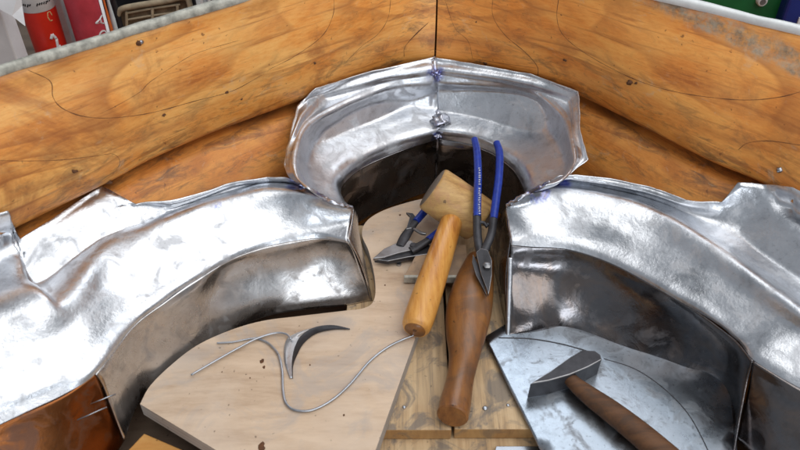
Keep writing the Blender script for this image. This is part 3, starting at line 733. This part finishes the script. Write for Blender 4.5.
# white carton and paper
def carton(name, px0, px1, pyb, y, d, h, mat, label, cat, parts=None, bv=.002, group=None):
    a_, b_ = GY(px0, pyb, y), GY(px1, pyb, y)
    bm = bmesh.new(); box(bm, (a_.x, y, -.03), (b_.x, y + d, h)); o = link(name, bm, mat, None, False); bevel(o, bv); tag(o, label, cat, group); ROOT[o.name] = Vector((0, 0, 0)); return o
carton('paper_carton', -45, 12, 45, .86, .03, .30, m_paper, 'white carton behind the grey-rimmed timber, at the far left', 'carton')
bm = bmesh.new()
pf = [GY(x, y, yy) for x, y, yy in ((-12, -8, .85), (20, -14, .855), (22, 6, .85), (25, 26, .835), (12, 16, .84), (-10, 4, .845))]
prism(bm, pf, Vector((0, .0012, 0))); o = link('paper_sheet', bm, m_paper, None, False); tag(o, 'white sheet of paper with its corner hanging down over the carton', 'paper')
carton('card_box', 57, 69, 30, .99, .06, .30, m_grey, 'narrow pale card box standing between the two red cans', 'box')
# tool clutter
for k, (x0, x1, y, h, mt, lab) in enumerate(((104.5, 108, .985, .29, m_org, 'thin orange marker beside the pinkish-red can'), (108, 113, 1.0, .29, m_pale, 'pale bottle neck between the orange marker and the black bottle'), (112.5, 119, 1.02, .30, m_black, 'black bottle beside the cane chair back'))):
    a_, b_ = GY(x0, 10, y), GY(x1, 10, y); c = Vector(((a_.x + b_.x) / 2, y, -.03)); r = (b_.x - a_.x) / 2
    bm = bmesh.new(); sweep(bm, [c, c + Vector((0, 0, h * .75)), c + Vector((0, 0, h * .84)), c + Vector((0, 0, h))], [r, r, r * .6, r * .55], 20)
    o = sharp(link('bottle', bm, mt, None)); tag(o, lab, 'bottle')
carton('black_case', 100, 122, 30, 1.05, .08, .30, m_black, 'black case standing behind the bottles', 'case')
# cane chair back
ch = thing('cane_chair', 'old chair with a rounded pale cane back and brown woven panel', 'chair', Vector((GY(155, 20, 1.02).x, 1.02, -.03)))
fr = [GY(x, y, 1.02) for x, y in ((119, 60), (117.5, 25), (118, 14), (123, 8.5), (140, 5), (165, 1), (180, -2.5), (187, -2), (190, 5), (193, 20), (198, 50))]
bar('chair_frame', fr, [.0042] * len(fr), m_cane, ch, 12)
wv = [GY(x, y, 1.026) for x, y in ((119, 60), (118.5, 15), (123, 9.5), (180, -1.5), (186, -1), (189, 5), (196, 50))]
bm = bmesh.new(); prism(bm, wv, Vector((0, .004, 0))); link('woven_panel', bm, m_weave, ch, False)
for y0, y1 in ((13.5, 4.5), (20, 12), (27, 18)):
    bar('cane_rail', [GY(126, y0, 1.021), GY(152, (y0 + y1) / 2 - .4, 1.021), GY(180, y1, 1.021)], [.0016] * 3, m_cane, ch, 8)
for x in (127, 153, 178):
    bar('cane_post', [GY(x, 40, 1.02), GY(x - .6, 12 - (x - 127) * .15, 1.02)], [.0022] * 2, m_cane, ch, 8)
carton('dark_case', 112, 200, 30, 1.12, .1, .32, m_black, 'large dark case standing behind the cane chair back', 'case')
for k, (x0, x1, mt, lab) in enumerate(((197, 200.5, m_pale, 'pale spine nearest the cane chair in the row of standing folders'), (201, 204, m_paper, 'white spine beside the pale one nearest the chair'), (204.5, 208, m_pale, 'pale blue spine in the middle of the standing folders'),
        (208.6, 211.2, m_paper, 'white spine just left of the black one'), (211.6, 215, m_black, 'black spine among the pale standing folders'), (215.4, 221, m_pale, 'widest pale spine right of the black one'), (221.4, 225, m_black, 'dark spine at the end of the folder row'), (225.4, 236, m_paper, 'wide white folder last in the row'))):
    carton('folder', x0, x1, 8, 1.0 + .004 * (k % 3), .12, .30 - .004 * (k % 2), mt, lab, 'folder', bv=.0008, group='folders standing in a row')
# green and blue cases on the right
gcase = carton('green_case', 640, 783.5, 12, 1.02, .14, .36, m_green, 'dark green plastic case behind the white-rimmed timber', 'case', bv=.004)
c = GY(761.5, .5, 1.018)
bm = bmesh.new(); sweep(bm, [c + Vector((0, .006, 0)), c + Vector((0, -.004, 0)), c + Vector((0, -.0055, 0))], [.0072, .0072, .006], 28, up=Vector((0, 0, 1))); sharp(link('case_knob', bm, m_grey, gcase))
bm = bmesh.new(); sweep(bm, [c + Vector((0, -.004, 0)), c + Vector((0, -.0065, 0))], [.0044, .004], 20); sharp(link('knob_centre', bm, m_steel2, gcase))
ncase = carton('blue_case', 785, 850, 12, 1.0, .14, .34, m_navy, 'navy blue plastic case beside the green one', 'case', bv=.004)
a_ = GY(799, 20, .997)
bm = bmesh.new(); box(bm, (a_.x, .9975, a_.z - .012), (a_.x + .04, 1.0005, a_.z + .003)); link('white_label', bm, m_paper, ncase, False)

# ------------------------------------------------------------------ light
W = bpy.data.worlds.new('World'); S.world = W; W.use_nodes = True
bg = W.node_tree.nodes['Background']; bg.inputs[0].default_value = (.86, .92, 1, 1); bg.inputs[1].default_value = .27
def area(name, loc, aim, size, sy, power, col=(1, 1, 1)):
    l = bpy.data.lights.new(name, 'AREA'); l.shape = 'RECTANGLE'; l.size = size; l.size_y = sy; l.energy = power; l.color = col
    o = bpy.data.objects.new(name, l); COL.objects.link(o); o.location = loc
    o.rotation_euler = (Vector(aim) - Vector(loc)).to_track_quat('-Z', 'Y').to_euler()
area('workshop_lamp', (.75, .15, 2.0), (0, .7, .1), 2.3, 2.4, 32, (1, .985, .96))
area('behind_camera_light', (.35, -1.55, .62), (.15, .6, .06), 1.0, .45, 8.0, (.90, .95, 1))  # unseen source behind the camera, added for inner wall highlights and timber faces
area('window_light', (.5, 2.3, 1.9), (0, .7, .1), 1.4, 1.0, 12, (.88, .94, 1))
S.view_settings.view_transform = 'Standard'; S.view_settings.look = 'None'; S.view_settings.gamma = 1; S.view_settings.exposure = .22
S.cycles.max_bounces = 8; S.cycles.glossy_bounces = 5
